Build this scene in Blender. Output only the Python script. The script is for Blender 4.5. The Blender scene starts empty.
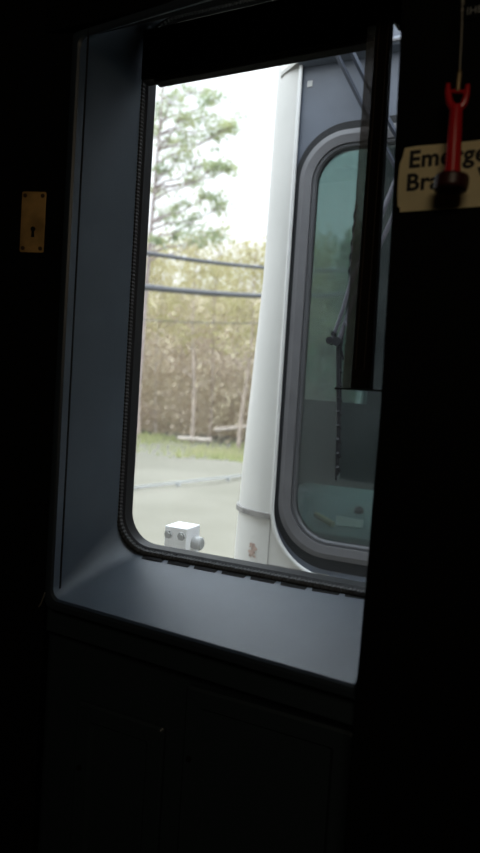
import bpy, bmesh, math, random
from mathutils import Vector, Matrix
random.seed(7)
C = bpy.context.scene.collection

# ------------------------------------------------------------------ camera
F = 616.0
a, p, ph = math.radians(24.65), math.radians(2.45), math.radians(3.6)
fw = Vector((-math.sin(a)*math.cos(p), math.cos(a)*math.cos(p), -math.sin(p)))
r0 = Vector((math.cos(a), math.sin(a), 0)); u0 = r0.cross(fw)
cr = math.cos(ph)*r0 + math.sin(ph)*u0
cu = math.cos(ph)*u0 - math.sin(ph)*r0
EYE = Vector((0, 0, 1.5))
def at(x, y, D):
    """world point in the plane Y = D that was measured at x, y"""
    d = cr*((x-240)/F) - cu*((y-426.5)/F) + fw
    return EYE + d*(D/d.y)
cd = bpy.data.cameras.new('camera'); cam = bpy.data.objects.new('camera', cd); C.objects.link(cam)
cam.matrix_world = Matrix.Translation(EYE) @ Matrix((cr, cu, -fw)).transposed().to_4x4()
cd.sensor_fit = 'VERTICAL'; cd.sensor_height = 36; cd.lens = F*36/853
cd.clip_start = .01; cd.clip_end = 400
cd.dof.use_dof = True; cd.dof.focus_distance = 1.3; cd.dof.aperture_fstop = 2.9
bpy.context.scene.camera = cam

# ------------------------------------------------------------------ materials
def mat(name, col, rough=.5, metal=0, spec=.5, bump=0, bscale=400, var=0, vscale=8, col2=None, emit=0, dist=.0006):
    m = bpy.data.materials.new(name); m.use_nodes = True
    nt = m.node_tree; b = nt.nodes['Principled BSDF']
    b.inputs['Base Color'].default_value = (*col, 1)
    b.inputs['Roughness'].default_value = rough; b.inputs['Metallic'].default_value = metal
    b.inputs['Specular IOR Level'].default_value = spec
    tc = nt.nodes.new('ShaderNodeTexCoord')
    if var or col2:
        n = nt.nodes.new('ShaderNodeTexNoise'); n.inputs['Scale'].default_value = vscale
        n.inputs['Detail'].default_value = 5
        nt.links.new(tc.outputs['Object'], n.inputs['Vector'])
        r = nt.nodes.new('ShaderNodeValToRGB')
        c2 = col2 or tuple(min(1, c*(1+var)) for c in col); c1 = col if col2 else tuple(c*(1-var) for c in col)
        r.color_ramp.elements[0].color = (*c1, 1); r.color_ramp.elements[1].color = (*c2, 1)
        r.color_ramp.elements[0].position = .35; r.color_ramp.elements[1].position = .65
        nt.links.new(n.outputs['Fac'], r.inputs['Fac']); nt.links.new(r.outputs['Color'], b.inputs['Base Color'])
    if bump:
        n = nt.nodes.new('ShaderNodeTexNoise'); n.inputs['Scale'].default_value = bscale
        nt.links.new(tc.outputs['Object'], n.inputs['Vector'])
        k = nt.nodes.new('ShaderNodeBump'); k.inputs['Strength'].default_value = bump; k.inputs['Distance'].default_value = dist
        nt.links.new(n.outputs['Fac'], k.inputs['Height']); nt.links.new(k.outputs['Normal'], b.inputs['Normal'])
    if emit:
        b.inputs['Emission Color'].default_value = (*col, 1); b.inputs['Emission Strength'].default_value = emit
    return m
def glass(name, tint, gloss=1.0, dust=.03, dustcol=(.8,.85,.9), specks=True, ior=1.45):
    m = bpy.data.materials.new(name); m.use_nodes = True; nt = m.node_tree; nt.nodes.clear()
    N = nt.nodes.new; L = nt.links.new
    out = N('ShaderNodeOutputMaterial'); tr = N('ShaderNodeBsdfTransparent'); tr.inputs[0].default_value = (*tint, 1)
    gl = N('ShaderNodeBsdfGlossy'); gl.inputs['Roughness'].default_value = .02
    fr = N('ShaderNodeFresnel'); fr.inputs['IOR'].default_value = ior
    mu = N('ShaderNodeMath'); mu.operation = 'MULTIPLY'; mu.inputs[1].default_value = gloss
    L(fr.outputs[0], mu.inputs[0])
    m1 = N('ShaderNodeMixShader'); L(mu.outputs[0], m1.inputs[0]); L(tr.outputs[0], m1.inputs[1]); L(gl.outputs[0], m1.inputs[2])
    df = N('ShaderNodeBsdfDiffuse'); df.inputs[0].default_value = (*dustcol, 1)
    tl = N('ShaderNodeBsdfTranslucent'); tl.inputs[0].default_value = (*dustcol, 1)
    m2 = N('ShaderNodeMixShader'); m2.inputs[0].default_value = .5; L(df.outputs[0], m2.inputs[1]); L(tl.outputs[0], m2.inputs[2])
    m3 = N('ShaderNodeMixShader'); L(m1.outputs[0], m3.inputs[1]); L(m2.outputs[0], m3.inputs[2])
    tc = N('ShaderNodeTexCoord'); no = N('ShaderNodeTexNoise'); no.inputs['Scale'].default_value = 5; L(tc.outputs['Object'], no.inputs['Vector'])
    ma = N('ShaderNodeMath'); ma.operation = 'MULTIPLY'; ma.inputs[1].default_value = 2*dust; L(no.outputs['Fac'], ma.inputs[0])
    last = ma
    if specks:
        vo = N('ShaderNodeTexVoronoi'); vo.inputs['Scale'].default_value = 60; L(tc.outputs['Object'], vo.inputs['Vector'])
        n2 = N('ShaderNodeTexNoise'); n2.inputs['Scale'].default_value = 25; L(tc.outputs['Object'], n2.inputs['Vector'])
        mr = N('ShaderNodeMapRange'); mr.inputs[1].default_value = .45; mr.inputs[2].default_value = .75
        mr.inputs[3].default_value = .0; mr.inputs[4].default_value = .11; L(n2.outputs['Fac'], mr.inputs[0])
        lt = N('ShaderNodeMath'); lt.operation = 'LESS_THAN'; L(vo.outputs['Distance'], lt.inputs[0]); L(mr.outputs[0], lt.inputs[1])
        sc = N('ShaderNodeMath'); sc.operation = 'MULTIPLY_ADD'; sc.inputs[1].default_value = .25
        L(lt.outputs[0], sc.inputs[0]); L(ma.outputs[0], sc.inputs[2]); last = sc
    L(last.outputs[0], m3.inputs[0]); L(m3.outputs[0], out.inputs[0])
    return m
M = {}
M['moulding'] = mat('moulding', (.088,.113,.142), .34, bump=.5, bscale=700, var=.10, vscale=6, spec=.5)
M['moulding_edge'] = mat('moulding_edge', (.035,.048,.065), .4)
M['black_paint'] = mat('black_paint', (.0025,.003,.0035), .8, spec=.12, bump=.2, bscale=300)
M['panel_paint'] = mat('panel_paint', (.026,.038,.046), .4, bump=.2, bscale=300)
M['rail_black'] = mat('rail_black', (.009,.007,.005), .8, spec=.12)
M['rail_brown'] = mat('rail_brown', (.04,.025,.012), .5)
M['rail_grey'] = mat('rail_grey', (.20,.19,.17), .5, metal=.3)
M['rail_clear'] = glass('rail_clear', (.45,.43,.41), .6, .10, (.5,.47,.42), specks=False)
M['rubber'] = mat('rubber', (.018,.018,.020), .5)
M['rubber_rib'] = mat('rubber_rib', (.05,.05,.05), .6)
M['slot'] = mat('slot', (.002,.002,.002), .9)
M['silver'] = mat('silver', (.52,.51,.48), .40, metal=.0, var=.04, vscale=3)
M['rim'] = mat('rim', (.60,.60,.585), .28, metal=.25)
M['seam'] = mat('seam', (.20,.19,.175), .7, var=.3, vscale=30)
M['header'] = mat('header', (.075,.088,.115), .4, bump=.1, var=.1, vscale=9)
M['ring_black'] = mat('ring_black', (.007,.0075,.0085), .6, spec=.25, bump=.3)
M['gasket'] = mat('gasket', (.085,.083,.088), .55, bump=.3, bscale=200, var=.08, vscale=12)
M['gasket_dark'] = mat('gasket_dark', (.045,.046,.05), .5)
M['teal'] = mat('teal', (.30,.42,.42), .6, var=.1, vscale=5)
M['cab_wall'] = mat('cab_wall', (.12,.14,.135), .7)
M['seat'] = mat('seat', (.13,.10,.085), .8, bump=.4, var=.2, vscale=20)
M['wiper'] = mat('wiper', (.006,.0065,.008), .6, spec=.2)
M['wiper_metal'] = mat('wiper_metal', (.06,.06,.075), .45, metal=.1)
M['strut'] = mat('strut', (.03,.035,.048), .6, spec=.2)
M['white'] = mat('white', (.86,.86,.86), .5)
M['bolt'] = mat('bolt', (.42,.42,.41), .5, metal=.1)
M['arm_grey'] = mat('arm_grey', (.40,.40,.39), .5)
M['rust'] = mat('rust', (.40,.30,.25), .9, var=.4, vscale=60)
M['paper'] = mat('paper', (.75,.80,.74), .8)
M['cream'] = mat('cream', (.80,.72,.42), .7)
M['brass'] = mat('brass', (.60,.36,.13), .38, metal=.3, var=.25, vscale=25, bump=.2, bscale=200)
M['brass_dark'] = mat('brass_dark', (.10,.06,.03), .5, metal=.5)
M['sign'] = mat('sign', (.82,.70,.42), .65, var=.06, vscale=14)
M['ink'] = mat('ink', (.012,.010,.010), .7)
M['red'] = mat('red', (.62,.012,.02), .3, spec=.6)
M['knob'] = mat('knob', (.045,.008,.008), .4)
M['cable'] = mat('cable', (.45,.42,.36), .4, metal=.7)
M['ferrule'] = mat('ferrule', (.42,.30,.16), .45, metal=.5)
M['dim_letter'] = mat('dim_letter', (.35,.36,.36), .6)
M['floor'] = mat('floor', (.02,.02,.02), .7, var=.3, vscale=40)
M['wire'] = mat('wire', (.06,.062,.07), .6)
M['bark'] = mat('bark', (.40,.33,.28), .9, var=.25, vscale=3)
M['pale_bark'] = mat('pale_bark', (.46,.40,.35), .9, var=.2, vscale=3)
M['pine_bark'] = mat('pine_bark', (.30,.25,.24), .9, var=.2, vscale=3)
def leafmat(name, c1, c2, sc=.35, tr=.45):
    m = mat(name, c1, .8, col2=c2, vscale=sc)
    nt = m.node_tree; b = nt.nodes['Principled BSDF']; out = nt.nodes['Material Output']
    t = nt.nodes.new('ShaderNodeBsdfTranslucent'); mx = nt.nodes.new('ShaderNodeMixShader'); mx.inputs[0].default_value = tr
    nt.links.new(b.inputs['Base Color'].links[0].from_socket, t.inputs[0])
    nt.links.new(b.outputs[0], mx.inputs[1]); nt.links.new(t.outputs[0], mx.inputs[2]); nt.links.new(mx.outputs[0], out.inputs[0])
    return m
M['pine'] = leafmat('pine', (.27,.34,.21), (.42,.44,.24), 1.5)
M['spring'] = leafmat('spring', (.40,.37,.18), (.47,.42,.26), .6)
M['brush'] = leafmat('brush', (.48,.39,.32), (.56,.49,.36), .25)
M['green'] = leafmat('green', (.17,.24,.15), (.30,.36,.24), .5)
M['ground'] = mat('ground', (.118,.110,.082), .95, col2=(.145,.135,.105), vscale=.35)
M['hill'] = mat('hill', (.24,.19,.14), .95, col2=(.29,.26,.16), vscale=.35)
M['grass'] = leafmat('grass', (.36,.40,.18), (.46,.44,.26), .3)
M['galv'] = mat('galv', (.36,.37,.37), .6)
M['lamp'] = mat('lamp', (1,.80,.52), .5, emit=.35)  # glow of the added lamp behind the viewer
M['glass_near'] = glass('glass_near', (.97,.975,.975), .5, .012)
M['glass_far'] = glass('glass_far', (.56,.64,.63), 1.2, .045, (.62,.70,.70))
M['glass_side'] = glass('glass_side', (.72,.82,.80), .5, .02, specks=False)

# ------------------------------------------------------------------ mesh helpers
def obj(name, bm, m, parent=None, smooth=False, bevel=0):
    me = bpy.data.meshes.new(name)
    bmesh.ops.recalc_face_normals(bm, faces=bm.faces)
    bm.to_mesh(me); bm.free()
    if smooth:
        for f in me.polygons: f.use_smooth = True
        me.set_sharp_from_angle(angle=math.radians(16))
    for k in (m if isinstance(m, (list, tuple)) else [m]): me.materials.append(M[k])
    o = bpy.data.objects.new(name, me); C.objects.link(o)
    if parent: 
        o.parent = parent
        o.matrix_parent_inverse = Matrix.Translation(-parent.location) if parent.type == 'EMPTY' or True else Matrix()
    if bevel:
        b = o.modifiers.new('bevel', 'BEVEL'); b.width = bevel; b.segments = 3; b.limit_method = 'ANGLE'
    return o
def thing(name, label, cat, loc=(0,0,0), group=None):
    o = bpy.data.objects.new(name, None); o.empty_display_size = .1; C.objects.link(o); o.location = loc
    o['label'] = label; o['category'] = cat
    if group: o['group'] = group
    return o
def tag(o, label, cat, group=None, kind=None):
    o['label'] = label; o['category'] = cat
    if group: o['group'] = group
    if kind: o['kind'] = kind
    return o
def struct(o, label=None, cat=None):
    o['kind'] = 'structure'
    if label: o['label'] = label
    if cat: o['category'] = cat
    return o
def box(bm, x0, x1, y0, y1, z0, z1):
    v = [bm.verts.new((x, y, z)) for x in (x0, x1) for y in (y0, y1) for z in (z0, z1)]
    for f in ((0,1,3,2),(4,6,7,5),(0,4,5,1),(2,3,7,6),(0,2,6,4),(1,5,7,3)): bm.faces.new([v[i] for i in f])
def frame_dirs(t):
    t = t.normalized(); s = t.cross(Vector((0,0,1)))
    if s.length < .05: s = t.cross(Vector((0,1,0)))
    s.normalize(); return s, s.cross(t).normalized()
def tube(bm, pts, rad, seg=10, cap=True, flat=1):
    pts = [Vector(q) for q in pts]; rads = rad if isinstance(rad, (list, tuple)) else [rad]*len(pts)
    prev = None; first = None; s0 = None
    for i, q in enumerate(pts):
        t = pts[min(i+1, len(pts)-1)] - pts[max(i-1, 0)]
        s, w = frame_dirs(t)
        if s0 is not None:
            s = (s0 - t.normalized()*s0.dot(t.normalized())).normalized(); w = s.cross(t.normalized()).normalized()
        s0 = s
        ring = [bm.verts.new(q + s*math.cos(2*math.pi*k/seg)*rads[i] + w*math.sin(2*math.pi*k/seg)*rads[i]*flat) for k in range(seg)]
        if prev:
            for k in range(seg): bm.faces.new((prev[k], prev[(k+1) % seg], ring[(k+1) % seg], ring[k]))
        else: first = ring
        prev = ring
    if cap:
        bm.faces.new(first[::-1]); bm.faces.new(prev)
def rr(x0, x1, z0, z1, r, y, n=10):
    """rounded rectangle in plane y, starting at bottom-left corner"""
    out = []
    for cx, cz, a0 in ((x0+r, z0+r, math.pi), (x1-r, z0+r, 1.5*math.pi), (x1-r, z1-r, 0), (x0+r, z1-r, .5*math.pi)):
        for k in range(n+1):
            t = a0 + k/n*math.pi/2
            out.append(Vector((cx+r*math.cos(t), y, cz+r*math.sin(t))))
    return out
def loft(bm, loops, closed=True, ring=False):
    vs = [[bm.verts.new(q) for q in l] for l in loops]
    n = len(vs[0]); pairs = list(zip(vs, vs[1:])) + ([(vs[-1], vs[0])] if ring else [])
    for A, B in pairs:
        for i in range(n if closed else n-1):
            j = (i+1) % n
            bm.faces.new((A[i], A[j], B[j], B[i]))
    return vs
def disc(bm, c, ax, rad, h, seg=20):
    c = Vector(c); tube(bm, [c, c+Vector(ax)*h], rad, seg)
def poly_prism(bm, pts, dv):
    A = [bm.verts.new(q) for q in pts]; B = [bm.verts.new(Vector(q)+Vector(dv)) for q in pts]
    bm.faces.new(A); bm.faces.new(B[::-1])
    for i in range(len(A)):
        j = (i+1) % len(A); bm.faces.new((A[i], B[i], B[j], A[j]))
NB = bmesh.new

# ------------------------------------------------------------------ the compartment
FZ, CZ = 0.0, 2.45
b = NB(); box(b, -1.45, 1.0, -1.6, 1.2, -.08, FZ); struct(obj('floor', b, 'floor'))
b = NB(); box(b, -1.45, 1.0, -1.6, 1.2, CZ, CZ+.06); struct(obj('ceiling', b, 'black_paint'))
b = NB(); box(b, -1.45, 1.0, -1.66, -1.6, FZ, CZ); struct(obj('wall_back', b, 'black_paint'))
b = NB(); box(b, 1.0, 1.06, -1.6, 1.2, FZ, CZ); struct(obj('wall_right', b, 'black_paint'))
# window opening in the front wall
WX0, WX1, WZ0, WZ1 = -.712, -.06, 1.198, 2.21
b = NB()
o_ = rr(-1.40, .98, FZ, CZ, .001, 1.046); i_ = rr(WX0-.012, WX1+.012, WZ0-.012, WZ1+.012, .07, 1.046)
o2 = rr(-1.40, .98, FZ, CZ, .001, 1.060); i2 = rr(WX0-.012, WX1+.012, WZ0-.012, WZ1+.012, .07, 1.060)
loft(b, [o_, i_, i2, o2], ring=True)
struct(obj('wall_front', b, 'black_paint'))
b = NB()
loft(b, [rr(-1.42, 1.0, -.3, 2.7, .001, y_) if q_ else rr(WX0-.010, WX1+.010, WZ0-.010, WZ1+.010, .07, y_) for q_, y_ in ((1,1.0605),(0,1.0605),(0,1.064),(1,1.064))], ring=True)
struct(obj('wall_outside', b, 'silver'))
# angled left wall that carries the key plate
E0 = Vector((-.752, .85, 0)); dl = Vector((-math.cos(math.radians(17)), -math.sin(math.radians(17)), 0)); nl = Vector((-dl.y, dl.x, 0))
if nl.y > 0: nl = -nl
b = NB()
E1 = E0 + dl*.62
poly_prism(b, [E0, E1, Vector((-1.45, E1.y, 0)), Vector((-1.45, -1.6, 0)), Vector((-1.40-.11, -1.6, 0)), Vector((-1.51, 1.2, 0)), Vector((-.99, 1.05, 0)), Vector((-.80, .93, 0))], (0, 0, CZ))
struct(obj('wall_left', b, 'black_paint'))

# the moulded window surround: deep left reveal, sloping sill
win = bpy.data.objects.new('window_1', None); win.location = (-.4, 1.05, 1.2); C.objects.link(win)
struct(win)
def sur(t):      # t 0 at glass, 1 at front
    e = t
    y = 1.035*(1-t) + .85*t
    pts = rr(WX0-.004 + (-.722+.704)*e, WX1+.02, (WZ0-.004)*(1-e)+1.129*e, (WZ1+.02)*(1-e) + 2.10*e, .068*(1-e)+.018*e, y)
    out = []
    for q in pts:
        f = (q.x+.72)/(.56)*e*.04
        out.append(Vector((q.x, q.y-max(0, f), q.z)))
    return out
b = NB()
loops = [sur(k/8) for k in range(9)]
last = loops[-1]
def off(l, d, dy):
    c = Vector((-.39, 0, 1.6)); out = []
    for q in l:
        sx = -1 if q.x < c.x else 0; sz = -1 if q.z < c.z else 1
        out.append(Vector((q.x + sx*d, q.y+dy, q.z + sz*d)))
    return out
edge = [last, off(last, .004, -.003), off(last, .010, -.003), off(last, .020, .001), off(last, .025, .008), off(last, .026, .03)]
def clip(b):
    bmesh.ops.bisect_plane(b, geom=b.verts[:]+b.edges[:]+b.faces[:], plane_co=(-.1795, 0, 0), plane_no=(1, 0, 0), clear_outer=True)
loft(b, loops); clip(b)
b9 = NB(); loft(b9, edge); clip(b9); o = obj('surround_edge', b9, 'moulding_edge', win, smooth=True); o['label'] = 'darker rolled front edge of the sill and reveal'
s = obj('window_surround', b, 'moulding', win, smooth=True)
s['label'] = 'dark blue grey moulded reveal and sloping sill around the window'
b = NB(); tube(b, [(-.7165, .8475, 1.15), (-.7165, .8475, 2.20)], .0016, 8); obj('edge_seam', b, 'slot', win)
# gasket of our window
b = NB()
def gl_(d, y): return rr(WX0+d, WX1-d, WZ0+d, WZ1-d, max(.01, .066-d), y, 14)
loft(b, [gl_(-.018, 1.030), gl_(-.012, 1.018), gl_(-.003, 1.016), gl_(.002, 1.022), gl_(.004, 1.045), gl_(-.018, 1.045)], ring=True)
obj('window_gasket', b, 'rubber', win, smooth=True)
# ribbed bead
b = NB(); L = gl_(-.009, 1.0165)
tot = []
for q, w in zip(L, L[1:]+L[:1]):
    n = max(1, int((w-q).length/.0035))
    for k in range(n): tot.append((q.lerp(w, k/n), (w-q)))
prev = None; rings = []
for k, (q, t) in enumerate(tot):
    R = .0082 if k % 2 else .0066
    t = t.normalized(); s1 = Vector((0,1,0)); s2 = t.cross(s1)
    rings.append([q + s1*math.cos(w*math.pi/4)*R + s2*math.sin(w*math.pi/4)*R for w in range(8)])
loft(b, rings, ring=True)
o = obj('gasket_bead', b, 'rubber_rib', win); o['label'] = 'ribbed grey rubber bead'
b = NB(); box(b, WX0-.005, WX1+.005, 1.048, 1.054, WZ0-.005, WZ1+.005)
o = obj('glass_pane', b, 'glass_near', win); o['label'] = 'clear dusty pane'
# drain slots along the sill
for k in range(8):
    x = -.650 + k*.0575
    b = NB()
    zs_ = lambda y_: 1.194-.065*(1.035-y_)/.185+.0012
    poly_prism(b, [Vector((x-.004, 1.014, zs_(1.014))), Vector((x+.047, 1.014, zs_(1.014))), Vector((x+.045, .999, zs_(.999))), Vector((x+.000, .999, zs_(.999)))], (0, 0, .0006))
    obj('drain_slot', b, 'slot', win)

b = NB(); box(b, -.85, -.12, .84, 1.04, 2.235, CZ); box(b, -.85, -.12, .835, .868, 2.112, 2.235); struct(obj('wall_header', b, 'black_paint'))
# lower front wall with recessed panels
b = NB(); box(b, -.83, -.10, .90, 1.05, FZ, 1.118); struct(obj('wall_lower', b, 'panel_paint'))
b = NB(); loft(b, [[Vector((-.79, .875, 1.055)), Vector((-.12, .838, 1.055)), Vector((-.12, .845, 1.115)), Vector((-.79, .882, 1.115))],
                   [Vector((-.79, .91, 1.055)), Vector((-.12, .91, 1.055)), Vector((-.12, .91, 1.115)), Vector((-.79, .91, 1.115))]])
for f in (b.faces.new([b.verts[:][i] for i in (0,1,2,3)]) ,): pass
struct(obj('trim_1', b, 'panel_paint', bevel=.003))
def door_panel(x0, x1, z0, z1, y, label):
    t = thing('access_panel', label, 'panel', ((x0+x1)/2, y, z0))
    b = NB()
    loft(b, [rr(x0, x1, z0, z1, .006, .90), rr(x0, x1, z0, z1, .006, y+.004), rr(x0+.004, x1-.004, z0+.004, z1-.004, .005, y),
             rr(x0+.03, x1-.03, z0+.03, z1-.03, .005, y), rr(x0+.036, x1-.036, z0+.036, z1-.036, .005, y+.007)])
    b.verts.ensure_lookup_table(); b.faces.new(b.verts[-44:])
    obj('panel_face', b, 'panel_paint', t)
    for z in (z0+.12, z1-.12):
        b = NB(); disc(b, (x0+.014, y, z), (0, -1, 0), .005, .003, 14); obj('screw', b, 'rail_black', t)
door_panel(-.475, -.19, .35, 1.022, .885, 'wide black recessed panel below the sill, nearer the sign')
door_panel(-.70, -.515, .35, .935, .888, 'narrow lower black recessed panel below the sill, at its left')

# pillar / panel at the right, with the brake sign
b = NB(); poly_prism(b, [Vector((x_, .822, z_)) for x_, z_ in ((-.180,FZ),(-.180,1.10),(-.1765,1.3),(-.1745,1.5),(-.178,1.75),(-.184,2.0),(-.186,CZ),(.98,CZ),(.98,FZ))], (0,.222,0)); struct(obj('wall_partition', b, 'black_paint', bevel=.003))

# sunshade housing above the window and its rail
t = thing('sunshade_housing', 'black box of the rolled sunshade across the top of the window', 'sunshade', (-.5, .98, 2.102))
b = NB(); box(b, -.706, -.256, .988, 1.016, 2.092, 2.185); obj('housing_box', b, 'rail_black', t, bevel=.004)
b = NB(); box(b, -.678, -.257, .992, 1.014, 2.0855, 2.0925); obj('bottom_lip', b, 'rail_black', t, bevel=.002)

t = thing('sunshade_rail', 'narrow black vertical channel hanging in front of the window', 'sunshade rail', (-.24, .97, 1.53))
xa, xb = -.262, -.226
b = NB(); poly_prism(b, [Vector((x_, .962, z_)) for x_, z_ in ((-.2535,1.53),(-.2535,2.155),(-.232,2.155),(-.230,2.05),(-.222,1.53))], (0,.024,0)); obj('channel', b, 'rail_black', t, bevel=.002)
b = NB(); box(b, -.270, -.2545, .975, .980, 1.53, 2.10); o = obj('side_flange', b, 'rail_clear', t); o['label'] = 'smoky see-through edge strip along its left side'
b = NB(); box(b, -.2475, -.2465, .9585, .9615, 1.56, 2.15); box(b, -.2335, -.2325, .9585, .9615, 1.56, 2.15); o = obj('edge_strip', b, 'rail_brown', t); o['label'] = 'thin brown lines along its face'
b = NB(); tube(b, [(-.279, .97, 1.5285), (-.182, .97, 1.5285)], .0014, 8); obj('bottom_rod', b, 'rail_black', t)
b = NB(); tube(b, [(-.2805, .97, 1.5285), (-.277, .97, 1.5285)], .0025, 10); obj('rod_tip', b, 'rail_black', t)
b = NB(); poly_prism(b, [Vector((x_, .989, z_)) for x_, z_ in ((-.245,2.18),(-.188,2.18),(-.188,2.103),(-.225,2.1035),(-.229,2.106),(-.236,2.117),(-.245,2.117))], (0, .02, 0))
obj('top_bracket', b, 'rail_black', t)
for z in (1.75, 2.05):
    b = NB(); disc(b, (-.24, .9615, z), (0, -1, 0), .0035, .0015, 12); obj('screw', b, 'rail_black', t)

# ------------------------------------------------------------------ emergency brake sign
SY = .820
def text_bm(s, size, x, z, y, bold=.0, xs=1, word=1, ext=.0006):
    cu_ = bpy.data.curves.new('t', 'FONT'); cu_.body = s; cu_.size = size; cu_.offset = bold; cu_.extrude = ext; cu_.space_word = word; cu_.space_character = 1.05
    o = bpy.data.objects.new('t', cu_); C.objects.link(o)
    bpy.context.view_layer.update()
    me = bpy.data.meshes.new_from_object(o.evaluated_get(bpy.context.evaluated_depsgraph_get()))
    bpy.data.objects.remove(o)
    b = NB(); b.from_mesh(me)
    for v in b.verts: v.co = Vector((x + v.co.x*xs, y - v.co.z, z + v.co.y))
    if bold:
        for dx, dz, dy in ((.0010, 0, .0002), (.0005, .0005, .0001), (.0005, -.0005, .00015)):
            k = len(b.verts); b.from_mesh(me); b.verts.ensure_lookup_table()
            for v in b.verts[k:]: v.co = Vector((x + dx + v.co.x*xs, y + dy - v.co.z, z + dz + v.co.y))
    bpy.data.meshes.remove(me)
    return b
sg = thing('warning_sign', 'cream sign reading Emergency Brake Valve on the black partition', 'sign', (-.05, SY, 1.757))
b = NB()
outl = [(-.166,1.839),(-.150,1.840),(-.100,1.8385),(.05,1.839),(.14,1.838),(.146,1.832),(.146,1.763),(.140,1.757),(.02,1.757),(-.10,1.757),(-.1665,1.757),(-.1672,1.763),(-.170,1.765),(-.1712,1.778),(-.1718,1.80),(-.1710,1.820),(-.168,1.828)]
poly_prism(b, [Vector((x, SY-.0015, z)) for x, z in outl], (0, .0015, 0)); obj('sign_plate', b, 'sign', sg)
b = text_bm('Emergency', +.0300, -.1606, 1.8130, SY-.0018, .0004, 1.0); o = obj('lettering', b, 'ink', sg); o['label'] = 'bold black word Emergency'
b = text_bm('Brake Valve', +.0300, -.1618, 1.7838, SY-.0018, .0004, 1.0, 1.45); o = obj('lettering', b, 'ink', sg); o['label'] = 'bold black words Brake Valve'

# ------------------------------------------------------------------ brake handle on its cable
HY = .785
def hp(x, y): return at(x-2.2*max(0, min(1, (y-60)/60)), y, HY)
h = thing('brake_handle', 'red pull handle with dark knob hanging on a cable over the sign', 'handle', hp(452, 192))
b = NB(); tube(b, [hp(463.5, -60), hp(462.5, 0), hp(461.5, 35), hp(460, 76)], .0011, 8); obj('cable', b, 'cable', h)
b = NB(); disc(b, hp(462.6, 5), (0,0,1), .0022, .006, 10); disc(b, hp(462.3, 12), (0,0,1), .0018, .004, 10); obj('cable_clip', b, 'cable', h)
b = NB(); tube(b, [hp(460.3, 70), hp(460, 74), hp(459, 90), hp(458.5, 92)], [.0014, .0028, .0028, .0022], 12); obj('ferrule', b, 'ferrule', h)
b = NB()
tube(b, [hp(449, 84), hp(449, 92), hp(451, 102), hp(455, 108), hp(458, 110), hp(462, 108), hp(466, 103), hp(468, 94), hp(469, 85)], [.0026,.0036,.0042,.0046,.0050,.0046,.0042,.0036,.0026], 12)
tube(b, [hp(448, 91), hp(469, 92)], .0022, 10)
obj('yoke', b, 'red', h, smooth=True)
b = NB(); tube(b, [hp(458.3, 106), hp(458, 112), hp(456.5, 140), hp(455, 165), hp(454, 177)], [.0066, .0076, .0084, .0092, .0104], 20); obj('grip', b, 'red', h, smooth=True)
k0, k1 = hp(454.5, 175), hp(452.3, 191); ax = (k1-k0)
b = NB(); tube(b, [k0, k0+ax*.08, k0+ax*.22, k0+ax*.5, k0+ax*.8, k0+ax*.95, k1], [.014, .0190, .0202, .0204, .0202, .019, .014], 28); o = obj('knob', b, 'knob', h, smooth=True); o['label'] = 'dark maroon round knob at its foot'
# little nameplate above
lb = thing('nameplate', 'small dim plate with pale letters above the sign, at the frame edge', 'plate', tuple(at(470, 16, .82)))
q = at(466, 14, .818)
b = NB(); box(b, q.x-.004, q.x+.05, .8205, .822, q.z-.006, q.z+.02); obj('plate_face', b, 'black_paint', lb)
b = text_bm('IHB', .0125, q.x, q.z, .8200, 0, 1.0, ext=.0003); obj('lettering', b, 'dim_letter', lb)

# ------------------------------------------------------------------ brass key plate on the left wall
def onleft(x, y, lift=0):
    d = cr*((x-240)/F) - cu*((y-426.5)/F) + fw
    t = (E0-EYE).dot(nl)/d.dot(nl)
    # horizontal plane only
    n = Vector((nl.x, nl.y, 0)); t = (E0.x*n.x+E0.y*n.y)/(d.x*n.x+d.y*n.y)
    return EYE + d*t + n*lift
c0 = onleft(33.5, 222.5)
kp = thing('key_plate', 'small worn brass plate with a keyhole on the left wall', 'plate', tuple(onleft(33.5, 222.5)))
rx = -dl     # to the right along the wall
def K(u, v, w=0): return c0 + rx*u + Vector((0,0,v)) + nl*w
hw, hh = .0222, .0525
b = NB()
pts = [K(q.x, q.z, .0006) for q in rr(-hw, hw, -hh, hh, .003, 0, 4)]
poly_prism(b, pts, nl*.002); obj('plate_face', b, 'brass', kp, bevel=.0004)
for (u, v) in ((hw-.006, hh-.007), (hw-.006, -hh+.007), (-hw+.006, hh-.007), (-hw+.006, -hh+.007)):
    b = NB(); disc(b, K(u, v, .0024), nl, .0036, .0012, 16); obj('screw', b, 'brass_dark', kp)
b = NB()
disc(b, K(.001, -.012, .0026), nl, .0045, .0004, 18)
poly_prism(b, [K(-.0012, -.013, .0026), K(.0032, -.013, .0026), K(.0042, -.026, .0026), K(-.0022, -.026, .0026)], nl*.0004)
obj('keyhole', b, 'slot', kp)
# short loose wire by the lower left corner of the sill
b = NB(); q0 = onleft(40, 606, .004); q1 = Vector((-.745, .842, 1.138))
tube(b, [q0, q0.lerp(q1, .35)+Vector((0,0,-.003)), q0.lerp(q1, .7)+Vector((0,0,-.001)), q1], .0016, 8)
tag(obj('wall_wire', b, 'rail_grey'), 'short grey wire running into the lower left corner of the sill', 'wire')

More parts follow.
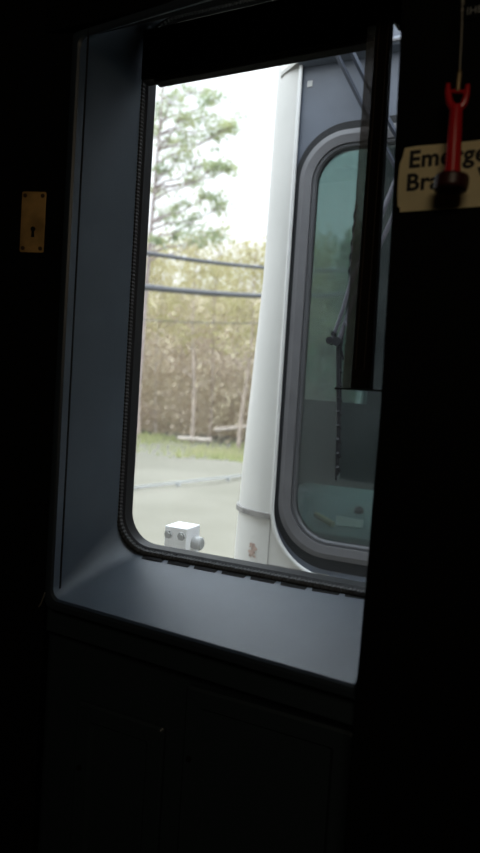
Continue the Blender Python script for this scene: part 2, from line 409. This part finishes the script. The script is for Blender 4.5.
# unseen lamp added behind the viewer to light the sign and key plate
cl = thing('added_lamp', 'unseen warm lamp added behind the viewer to light the sign and key plate', 'lamp', (.35, -.9, CZ))
b = NB(); disc(b, (.35, -.9, CZ), (0,0,-1), .10, .02, 32); obj('added_lamp_base', b, 'rail_black', cl)
b = NB(); tube(b, [(.35,-.9,CZ-.02), (.35,-.9,CZ-.035), (.35,-.9,CZ-.05)], [.085,.075,.04], 32); obj('added_lamp_shade', b, 'lamp', cl)
ld = bpy.data.lights.new('added_fill_light', 'AREA'); ld.shape = 'DISK'; ld.size = .7; ld.energy = 2.8; ld.color = (1,.84,.60)
lo = bpy.data.objects.new('added_fill_light', ld); C.objects.link(lo); lo.location = (.35, -.9, CZ-.06); 
lo.rotation_euler = (math.radians(48), 0, math.radians(15)); lo.parent = cl; lo.matrix_parent_inverse = Matrix.Translation(-Vector(cl.location))

# ------------------------------------------------------------------ the facing rail car
D = 1.8
car = thing('rail_car', 'silver rail car end facing the window, with a black edged windscreen', 'train', (.6, D, -1.0))
MX0, MX1, MZ0, MZ1 = -.698, .50, .972, 2.60
RB = .20
def corner_rr(x0, x1, z0, z1, rbl, rtl, y, n=12):
    out = []
    for cx, cz, a0, r in ((x0+rbl, z0+rbl, math.pi, rbl), (x1-rbl, z0+rbl, 1.5*math.pi, rbl), (x1-rtl, z1-rtl, 0, rtl), (x0+rtl, z1-rtl, .5*math.pi, rtl)):
        for k in range(n+1):
            t = a0 + k/n*math.pi/2; out.append(Vector((cx+r*math.cos(t), y, cz+r*math.sin(t))))
    return out
b = NB()
loft(b, [corner_rr(-.700, 1.93, -.6, 2.62, .001, .001, D+.04), corner_rr(-.700, 1.93, -.6, 2.62, .001, .001, D), corner_rr(MX0, MX1, MZ0, MZ1, RB, .02, D), corner_rr(MX0, MX1, MZ0, MZ1, RB, .02, D+.04)])
obj('front_panel', b, 'silver', car)
def Rz(z):
    if z > 1.9: return .108 + max(0, min(.7, 2.6-z))*.014
    if z > 1.4: return .118 + (1.9-z)/.5*.042
    return .160 + (1.4-z)*.055 if z > 1.0 else .182
def pillar(side):
    b = NB(); rows = []
    zs = [-.6+.1*k for k in range(33)]
    for z in zs:
        R = Rz(z); row = []
        for k in range(13):
            t = k/12*math.pi/2
            row.append(Vector((-.70-R*math.sin(t), D+R-R*math.cos(t), z)))
        row.append(Vector((-.70-R, D+.25, z))); row.append(Vector((-.80, D+.26, z)))
        if side > 0: row = [Vector((1.23-q.x, q.y, q.z)) for q in row]
        rows.append(row)
    loft(b, rows, closed=False)
    o = obj('corner_pillar', b, 'silver', car, smooth=True); o['label'] = 'pale silver rounded corner'
pillar(-1); pillar(1)
# bright rim following left and bottom of the windscreen recess
Lr = corner_rr(MX0+.002, MX1-.002, MZ0+.002, MZ1, RB, .02, D-.003, 14)
path = Lr[15*3+14:] + Lr[:15*2]
path = [Vector((MX0+.002, D-.003, 2.56))] + Lr[:15] + Lr[15:30] + [Vector((MX1-.002, D-.003, 2.56))]
b = NB(); tube(b, path, .0065, 10); o = obj('windscreen_rim', b, 'rim', car, smooth=True); o['label'] = 'bright polished metal rim'
# ledge band, seams and rust on the corner
b = NB()
zl = at(255, 516, D-.01).z
loft(b, [[Vector((-.70-(Rz(zl)+e)*math.sin(k/10*math.pi*.5), D+Rz(zl)-(Rz(zl)+e)*math.cos(k/10*math.pi*.5), zl+dz+.004-.0016*k*0)) for k in range(11)] for e, dz in ((.0, .009), (.009, .009), (.009, -.008), (0, -.008))], closed=False)
obj('ledge_band', b, 'seam', car)
b = NB(); box(b, -.7005, -.6995, D-.002, D, .6, zl); box(b, -.70, -.5, D-.002, D, .985, .989); obj('panel_seam', b, 'seam', car)
rp = at(254, 551, D)
b = NB()
for k in range(34):
    aa = random.random()*6.28; rr_ = random.random()**.7*.020
    cx, cz = -.757+rr_*math.cos(aa)*.8, rp.z+rr_*math.sin(aa)*1.2
    yy = D + Rz(cz) - math.sqrt(max(0, Rz(cz)**2-(cx+.70)**2))
    disc(b, (cx, yy+.001, cz), (-.2, -1, 0), .0025+random.random()*.0035, .003, 7)
o = obj('rust_patch', b, 'rust', car); o['label'] = 'patch of brown rust'
# recessed panel: header (blue grey) with the windscreen opening
GX0, GX1, GZ0, GZ1 = -.664, .44, 1.050, 2.306
b = NB()
DM = D+.008
loft(b, [corner_rr(MX0-.002, MX1+.002, MZ0-.002, MZ1+.02, RB, .02, DM), corner_rr(GX0-.03, GX1+.03, GZ0-.03, GZ1+.03, .17, .14, DM), corner_rr(GX0-.03, GX1+.03, GZ0-.03, GZ1+.03, .17, .14, DM+.03)])
obj('header_panel', b, 'header', car)
b = NB()
loft(b, [corner_rr(GX0-.032, GX1+.032, GZ0-.050, GZ1+.040, .19, .16, DM-.001), corner_rr(GX0-.030, GX1+.030, GZ0-.048, GZ1+.038, .19, .16, DM-.003), corner_rr(GX0+.001, GX1-.001, GZ0+.001, GZ1-.001, .15, .13, DM-.003), corner_rr(GX0+.001, GX1-.001, GZ0+.001, GZ1-.001, .15, .13, DM+.02)])
o = obj('windscreen_border', b, 'ring_black', car); o['label'] = 'black border around the windscreen'
def g2(d, y, r=.15): return corner_rr(GX0+d, GX1-d, GZ0+d, GZ1-d, r-d*.8, r-.02-d*.8, y, 16)
b = NB()
loft(b, [g2(-.016, DM), g2(-.014, DM-.008), g2(.002, DM-.013), g2(.026, DM-.010), g2(.028, DM-.002), g2(.028, DM+.02)])
obj('windscreen_gasket', b, 'gasket', car, smooth=True)
b = NB()
loft(b, [g2(.027, DM-.002), g2(.030, DM-.007), g2(.036, DM-.006), g2(.040, DM), g2(.040, DM+.02)])
o = obj('inner_gasket', b, 'gasket_dark', car, smooth=True); o['label'] = 'darker inner rubber strip'
b = NB(); box(b, GX0+.02, GX1-.02, DM+.004, DM+.010, GZ0+.02, GZ1-.02); o = obj('windscreen', b, 'glass_far', car); o['label'] = 'greenish tinted glass'
# small sticker, roof
q = at(310, 84, DM); b = NB(); box(b, q.x-.008, q.x+.008, DM-.002, DM, q.z-.009, q.z+.009); o = obj('sticker', b, 'arm_grey', car); o['label'] = 'small pale square sticker'
b = NB()
prof = [(D+.006, 2.525), (D-.022, 2.530), (D-.026, 2.542), (D-.022, 2.553), (D-.006, 2.560), (D+.01, 2.84), (D+.05, 2.93), (D+.20, 3.02), (D+.8, 3.10), (6, 3.14), (6, 3.10)]
loft(b, [[Vector((x, y, z)) for y, z in prof] for x in (-.70, 1.93)], closed=False)
obj('roof_cap', b, 'header', car, bevel=.002)
b = NB()
loft(b, [[Vector((-.70, y, z)) for y, z in prof[1:-3]], [Vector((-.77, max(y, D+.02), z-.01)) for y, z in prof[1:-3]], [Vector((-.80, max(y, D+.12), z-.06)) for y, z in prof[1:-3]], [Vector((-.80, max(y, D+.14), 2.53)) for y, z in prof[1:-3]]], closed=False)
obj('roof_corner', b, 'silver', car, smooth=True)
b = NB(); box(b, -.694, 1.92, D-.0285, D-.0255, 2.537, 2.543); obj('roof_gutter', b, 'gasket', car)
# side walls with the cab's side window
b = NB()
box(b, -.83, -.80, D+.25, 6, -.6, 1.52); box(b, -.83, -.80, D+.25, 6, 3.0, 3.1); box(b, -.83, -.80, 3.30, 6, 1.52, 3.0)
obj('side_wall', b, 'silver', car)
b = NB(); box(b, -.797, -.775, D+.25, 3.8, 0, 1.52); box(b, -.797, -.775, 3.30, 3.8, 1.52, 3.0); box(b, -.797, -.775, D+.25, 3.8, 3.0, 3.05); obj('cab_lining', b, 'cab_wall', car)
b = NB(); box(b, 2.03, 2.06, D+.25, 6, -.6, 2.6); obj('side_wall', b, 'silver', car)
b = NB(); box(b, -.815, -.810, D+.24, 3.31, 1.51, 3.01); obj('side_window', b, 'glass_side', car)
b = NB(); box(b, -.83, 2.06, 3.8, 3.85, -.6, 3.0); obj('cab_partition', b, 'cab_wall', car)
b = NB(); box(b, -.83, 2.06, 3.85, 6, -.65, -.6); box(b, -.80, 2.03, D+.05, 3.8, -.05, 0); box(b, -.83, 2.06, 5.95, 6, -.6, 3.0); obj('car_floor', b, 'cab_wall', car)
b = NB(); box(b, -.77, 2.0, D+.1, 3.8, 3.05, 3.08); obj('cab_ceiling', b, 'cab_wall', car)
# dashboard and seat inside
b = NB()
poly_prism(b, [Vector((-.77, D+.06, .3)), Vector((-.77, 2.33, .3)), Vector((-.77, 2.38, 1.16)), Vector((-.77, 2.34, 1.19)), Vector((-.77, D+.30, 1.185)), Vector((-.77, D+.06, 1.10))], (1.6, 0, 0))
obj('dashboard', b, 'teal', car, bevel=.006)
b = NB(); box(b, -.50, -.10, 2.55, 2.65, .95, 1.50); obj('seat_back', b, 'seat', car, bevel=.04)
b = NB(); box(b, -.50, -.10, 2.60, 3.0, .50, .62); box(b, -.35, -.25, 2.75, 2.85, 0, .5); obj('seat_base', b, 'seat', car, bevel=.02)
def dash(x, y):
    # point on the sloping dashboard top: z = 1.10 + (Y-1.86)*(.085/.24)
    d = cr*((x-240)/F) - cu*((y-426.5)/F) + fw; k = .085/.24
    t = (1.10 - 1.86*k - 1.5)/(d.z - k*d.y)
    P_ = EYE + d*t
    if P_.y > D+.30: t = (1.187-1.5)/d.z; P_ = EYE + d*t
    return P_
up = Vector((0, -.33, .94))
b = NB(); tube(b, [dash(316, 517)+up*.010, dash(333, 527)+up*.010], .0095, 14)
tag(obj('rolled_paper', b, 'cream'), 'small cream paper roll lying on the dashboard behind the windscreen', 'paper')
def card(pix, name, m, label, cat, th=.002):
    b = NB(); poly_prism(b, [dash(*q)+up*.0012 for q in pix], up*th); tag(obj(name, b, m), label, cat)
card([(336,516),(364,521),(362,529),(336,526)], 'paper_sheet', 'paper', 'pale folded sheet lying on the dashboard beside the paper roll', 'paper')
q = dash(359, 512); b = NB(); tube(b, [q+up*.001, q+up*.012, q+up*.02], [.016, .015, .006], 16); tag(obj('round_knob', b, 'gasket_dark', smooth=True), 'small dark round knob on the far dashboard', 'knob')

# wipers
WY = D-.045
def w(x, y, d=0): return at(x, y, WY+d)
wp = bpy.data.objects.new('wiper', None); C.objects.link(wp); wp.parent = car; wp.matrix_parent_inverse = Matrix.Translation(-Vector(car.location))
b = NB()
tube(b, [w(351,281,.0), w(343,309), w(332,340)], .0055, 10); tube(b, [w(372,238), w(351,281)], .0070, 10)
obj('wiper_arm', b, 'wiper_metal', wp, smooth=True)
b = NB(); tube(b, [w(372,262,.01), w(352,303,.01), w(338,342)], .0060, 10); tube(b, [w(345,322,.0), w(349,328,.0)], .005, 8)
tube(b, [w(372,238), w(402,165)], .0075, 10); tube(b, [w(372,262,.01), w(405,190)], .0065, 10)
obj('wiper_arm', b, 'wiper_metal', wp, smooth=True)
b = NB(); disc(b, w(331,341)+Vector((0,.01,0)), (0,-1,0), .011, .028, 16); disc(b, w(338,342)+Vector((0,.01,0)), (0,-1,0), .013, .026, 16); disc(b, w(334,334)+Vector((0,.01,0)), (0,-1,0), .007, .02, 12)
obj('pivot', b, 'wiper', wp)
b = NB(); tube(b, [w(338,345,.01), w(338,380,.015), w(338,430,.02), w(336,480,.03)], [.006,.0055,.005,.004], 8)
tube(b, [w(341,350,.02), w(340.5,400,.025), w(338,475,.03)], .0035, 8)
for yy in range(355, 480, 14): tube(b, [w(337.5,yy,.012), w(342-(yy-355)*.02,yy+4,.026)], .005, 6)
obj('wiper_blade', b, 'wiper', wp)
b = NB()
pts = []
for k in range(60):
    t = k/59; pts.append(w(356-7*t+0.7*math.sin(t*34), 205+75*t, .01+.004*math.cos(t*34)))
tube(b, pts, .0036, 8); tube(b, [w(350,280,.01), w(346,318,.01), w(341,348,.01), w(344, 360, .02)], .003, 8)
o = obj('wiper_hose', b, 'wiper', wp); o['label'] = 'thin wavy black hose along the arm'
b = NB(); tube(b, [w(330,40,-.01), w(340,61,-.005), w(362,105), w(410,193)], .011, 4, flat=.6); tube(b, [w(345,38), w(352,52), w(366,80), w(412,163)], .013, 4, flat=.6)
o = obj('strut', b, 'strut', wp); o['label'] = 'pair of dark diagonal struts'

# ------------------------------------------------------------------ white block outside
bx = at(182, 535, 1.36); 
Bc = Vector((bx.x, 1.36, 0)); zt = at(178, 528, 1.325).z
mb = thing('mounting_block', 'white metal block with two bolts just outside the window', 'block', (bx.x, 1.37, 1.0))
b = NB(); box(b, bx.x-.034, bx.x+.030, 1.33, 1.40, .96, zt); obj('block_body', b, 'white', mb, bevel=.003)
for dx in (-.021, .017):
    b = NB(); disc(b, (bx.x+dx, 1.33, zt-.020), (0,-1,0), .011, .006, 6); disc(b, (bx.x+dx, 1.324, zt-.020), (0,-1,0), .007, .004, 16); obj('bolt', b, 'bolt', mb)
b = NB(); tube(b, [(bx.x+.030, 1.37, zt-.040), (bx.x+.050, 1.37, zt-.042), (bx.x+.054,1.37,zt-.042)], [.017,.017,.013], 20); obj('side_pin', b, 'arm_grey', mb, smooth=True)
b = NB(); box(b, bx.x-.05, bx.x+.05, 1.142, 1.45, .94, .96); obj('base_plate', b, 'arm_grey', mb)

# ------------------------------------------------------------------ ground, hill
GZ = -1.35
b = NB()
xs = [-60+3*k for k in range(41)]; ys = [2*k-4 for k in range(10)]+[16+3*k for k in range(28)]
def gh(x, y):
    d = max(0, y-50); return GZ + (min(d*.5, 18)) + max(0, min(y-33, 15))*.08 + .08*math.sin(x*.9+y)*(y > 8) + (0 if y > 8 else 0)
vv = [[b.verts.new((x, y, gh(x, y))) for x in xs] for y in ys]
for j in range(len(ys)-1):
    for i in range(len(xs)-1):
        f = b.faces.new((vv[j][i], vv[j][i+1], vv[j+1][i+1], vv[j+1][i])); f.material_index = 1 if ys[j] > 34 else 0
struct(obj('ground', b, ['ground', 'hill'], smooth=True))
def gpt(x, y):   # world point for a ground pixel
    d = cr*((x-240)/F) - cu*((y-426.5)/F) + fw; t = (GZ-1.5)/d.z; return EYE + d*t
# grass verge
b = NB()
for k in range(9000):
    X = -30+random.random()*24; Y = 25+random.random()*9
    if random.random() > .55 + .45*math.sin(X*.5+1): continue
    hgt = .1+random.random()*.35; z = gh(X, Y); a0 = random.random()*6.28; dx, dy = .06*math.cos(a0), .06*math.sin(a0)
    v = [b.verts.new(q) for q in ((X-dx,Y-dy,z),(X+dx,Y+dy,z),(X+dx*.2+.05,Y,z+hgt))]; b.faces.new(v)
tag(obj('grass', b, 'grass'), 'strip of bright green grass at the foot of the woods', 'grass', kind='stuff')
# guard rail
ga, gb = gpt(120, 493), gpt(262, 476)
ga.z = gb.z = 0; dgr = (gb-ga).normalized(); ga -= dgr*3; gb += dgr*14
zr0, zr1 = GZ+.08, GZ+.15
t = thing('guard_rail', 'long pale metal guard rail running before the woods', 'guard rail', (ga.x, ga.y, GZ))
b = NB(); nrm = Vector((-dgr.y, dgr.x, 0))
prof = [(0, zr0), (.05, zr0+.05), (0, (zr0+zr1)/2), (.05, zr1-.05), (0, zr1), (-.02, zr1), (-.02, zr0)]
loft(b, [[q + nrm*s_ + Vector((0,0,z)) for s_, z in prof] for q in (ga, gb)])
obj('rail_beam', b, 'galv', t)
n = int((gb-ga).length/2.5)
for k in range(n+1):
    q = ga.lerp(gb, k/n); b = NB(); box(b, q.x-.06, q.x+.06, q.y+.06, q.y+.16, GZ-.1, zr1-.04); obj('post', b, 'galv', t)

# ------------------------------------------------------------------ overhead wires
for (x0, y0, x1, y1, Da, Db, rad, lab) in ((146,253,268,268,11,16,.05,'upper thick dark overhead cable crossing the trees'),
                                   (144,287,264,296,11,16,.068,'thickest dark overhead cable, just below the upper one'),
                                   (143,320,262,323,12,17,.012,'thin faint overhead wire, lowest of the three')):
    A = at(x0, y0, Da); B = at(x1, y1, Db); dv = (B-A)
    b = NB(); pts = [A + dv*t_ + Vector((0,0,.03*(t_-.5)**2*4-.03)) for t_ in [-.8+.2*k for k in range(16)]]
    tube(b, pts, rad, 8); tag(obj('overhead_cable', b, 'wire', smooth=True), lab, 'cable')

# ------------------------------------------------------------------ trees
def quad(b, c, s):
    u_ = Vector((random.gauss(0,1), random.gauss(0,1), random.gauss(0,1))).normalized()
    v_ = u_.cross(Vector((random.gauss(0,1), random.gauss(0,1), random.gauss(0,1)))).normalized()
    vs = [b.verts.new(c + u_*s*i + v_*s*.7*j) for i, j in ((-1,0),(0,-1),(1,0),(0,1))]; b.faces.new(vs)
def woodtree(X, Y, H, r, leafm, barkm, label, group, nleaf=420, cr_lo=.45, leaf=.13, spread=2.2):
    z0 = gh(X, Y)-.1
    t = thing('woodland_tree', label, 'tree', (X, Y, z0), group)
    bt = NB(); bl = NB()
    lean = Vector((random.uniform(-.06,.06), random.uniform(-.03,.03), 0))
    def tp(f): return Vector((X, Y, z0)) + (Vector((0,0,1))+lean)*H*f + Vector((.12*math.sin(f*7+X), 0, 0))
    tube(bt, [tp(k/10) for k in range(11)], [r*(1-.85*k/10) for k in range(11)], 7)
    nb = 22
    for k in range(nb):
        f = .25 + .72*k/nb; s0 = tp(f); an = random.random()*6.28; ln = spread*(1.15-f)*random.uniform(.5,1.2)+.4
        dirv = Vector((math.cos(an), math.sin(an), random.uniform(.2,.9)))
        pts = [s0]
        for j in range(3): pts.append(pts[-1] + dirv*ln/3 + Vector((random.uniform(-.15,.15), random.uniform(-.15,.15), random.uniform(-.05,.15))))
        tube(bt, pts, [r*.32*(1.1-f), r*.22*(1.1-f), r*.14*(1.1-f), .008], 4)
        for j in range(2):
            e = pts[1+j] + Vector((random.uniform(-.6,.6), random.uniform(-.6,.6), random.uniform(0,.7)))
            tube(bt, [pts[1+j], e], [.02, .006], 3)
        if f > cr_lo:
            for j in range(nleaf//nb*2):
                c = pts[random.randint(1, 3)] + Vector((random.gauss(0,.38), random.gauss(0,.38), random.gauss(0,.30)))
                quad(bl, c, leaf*random.uniform(.5,1.2))
    obj('trunk', bt, barkm, t); obj('crown', bl, leafm, t)
# woods seen beside and through the facing car; directions from the window
for k in range(44):
    Y = 31 + (k*7 % 44)*.42 + random.uniform(-1, 1)
    ang = -.80 + (k % 22)/21*.72 + random.uniform(-.015, .015)
    X = Y*ang
    H = (7.6 + Y*.125 + random.uniform(-.8, .8)) + 1.0
    pale = k % 3 == 0
    woodtree(X, Y, H, .10 if pale else .13, 'spring' if ang < -.31 else 'green', 'pale_bark' if pale else 'bark',
             'slim tree with pale yellow green young leaves in the blurred woods' if ang < -.31 else 'green leafed tree of the woods, seen through the facing car windows',
             'spring trees of the woods' if ang < -.31 else 'green trees beyond the facing car', nleaf=700 if ang < -.31 else 900, cr_lo=.42 if ang < -.31 else .2, leaf=.13 if ang < -.31 else .22)
# dense thicket between the trunks
b = NB(); b2 = NB()
for k in range(36000):
    Y = 34+random.random()*13; ang = -.85+random.random()*.82; X = Y*ang
    hmax = 6.8+1.6*math.sin(X*.8)+1.5*math.sin(X*.31+2); z = gh(X, Y)+random.random()**.8*hmax
    quad(b, Vector((X, Y, z)), random.uniform(.06,.20))
for k in range(2600):
    Y = 34+random.random()*12; X = Y*(-.85+random.random()*.82); z = gh(X, Y)+random.random()*4
    A = Vector((X, Y, z)); B = A + Vector((random.gauss(0,.8), random.gauss(0,.3), random.gauss(.5,1.2)))
    tube(b, [A, B], [.03, .012], 3)
tag(obj('thicket', b, 'brush'), 'pale brown leafless brush filling the woods between trunks', 'brush', kind='stuff')
b2.free()
# fallen pale trunks
for (x0,y0,x1,y1,Yd,lab) in ((178,438,212,440,33,'short pale fallen trunk level across the woods'),(215,430,250,426,34,'pale fallen trunk leaning up to the right by the silver corner')):
    b = NB(); tube(b, [at(x0,y0,Yd), at(x1,y1,Yd)], [.12,.10], 8); tag(obj('fallen_trunk', b, 'pale_bark'), lab, 'tree trunk')
# tall pine standing before the woods, upper left
PX, PY = at(165, 300, 20).x, 20.0
pt = thing('pine_tree', 'tall open pine with dark tufted branches against the white sky', 'tree', (PX, PY, GZ))
bt = NB(); bl = NB(); ptop = at(190, 60, 20)
def pp(f): return Vector((PX-1.1, PY, GZ)).lerp(Vector((PX-.55, PY, ptop.z+1.2)), f)
tube(bt, [pp(k/12) for k in range(13)], [.13*(1-.85*k/12) for k in range(13)], 8)
tufts = [(170,100,22),(195,92,24),(215,100,18),(160,112,18),(205,115,24),(226,125,16),(180,118,20),(190,135,22),(170,140,16),(215,138,18),(228,128,10),
         (178,158,20),(200,165,22),(192,180,20),(215,168,14),(232,168,10),(165,170,14),(208,196,18),(222,208,15),(180,205,16),(195,222,20),(215,232,18),(165,215,16),(175,236,14),(200,240,18),(157,240,12),(155,190,8),(150,130,8)]
for (x, y, s_) in tufts:
    yd = PY + random.uniform(-1.2, 1.2); c = at(x, y, yd)
    f = max(.02, min(.97, (c.z-GZ-.5)/(ptop.z+1.2-GZ))); s0 = pp(f)
    mid = s0.lerp(c, .5)+Vector((0, 0, -.1)); tube(bt, [s0, s0.lerp(c,.25)+Vector((0,0,.05)), mid, s0.lerp(c,.8)+Vector((0,0,-.06)), c], [.045, .035, .028, .02, .008], 5)
    R = s_/F*PY*1.1*.75
    for j in range(9):
        q = c + Vector((random.gauss(0,R*.55), random.gauss(0,R*.5), random.gauss(0,R*.28))); tube(bt, [s0.lerp(c,.85), s0.lerp(c, .95).lerp(q,.6)+Vector((0,0,.04)), q], [.014,.010,.005], 3)
        for m_ in range(20):
            quad(bl, q + Vector((random.gauss(0,.15), random.gauss(0,.15), random.gauss(0,.08))), random.uniform(.035,.085))
obj('trunk', bt, 'pine_bark', pt); obj('crown', bl, 'pine', pt)

# ------------------------------------------------------------------ sky and exposure
wd = bpy.data.worlds.new('sky'); bpy.context.scene.world = wd; wd.use_nodes = True
nt = wd.node_tree; bg = nt.nodes['Background']
tc = nt.nodes.new('ShaderNodeTexCoord'); sx = nt.nodes.new('ShaderNodeSeparateXYZ'); mr = nt.nodes.new('ShaderNodeMapRange')
nt.links.new(sx.outputs['Z'], mr.inputs[0]); mr.inputs[1].default_value = .45; mr.inputs[2].default_value = 1; mr.inputs[3].default_value = 1.0; mr.inputs[4].default_value = 6.2
nt.links.new(mr.outputs[0], bg.inputs['Strength']); rmp = nt.nodes.new('ShaderNodeValToRGB')
nt.links.new(tc.outputs['Generated'], sx.inputs[0]); nt.links.new(sx.outputs['Z'], rmp.inputs['Fac'])
rmp.color_ramp.elements[0].color = (.93,.96,.98,1); rmp.color_ramp.elements[1].color = (.80,.90,1.0,1)
nt.links.new(rmp.outputs['Color'], bg.inputs['Color']); bg.inputs['Strength'].default_value = 1.05
vs = bpy.context.scene.view_settings
vs.view_transform = 'Standard'; vs.look = 'None'; vs.gamma = 1; vs.use_curve_mapping = False; vs.exposure = .75
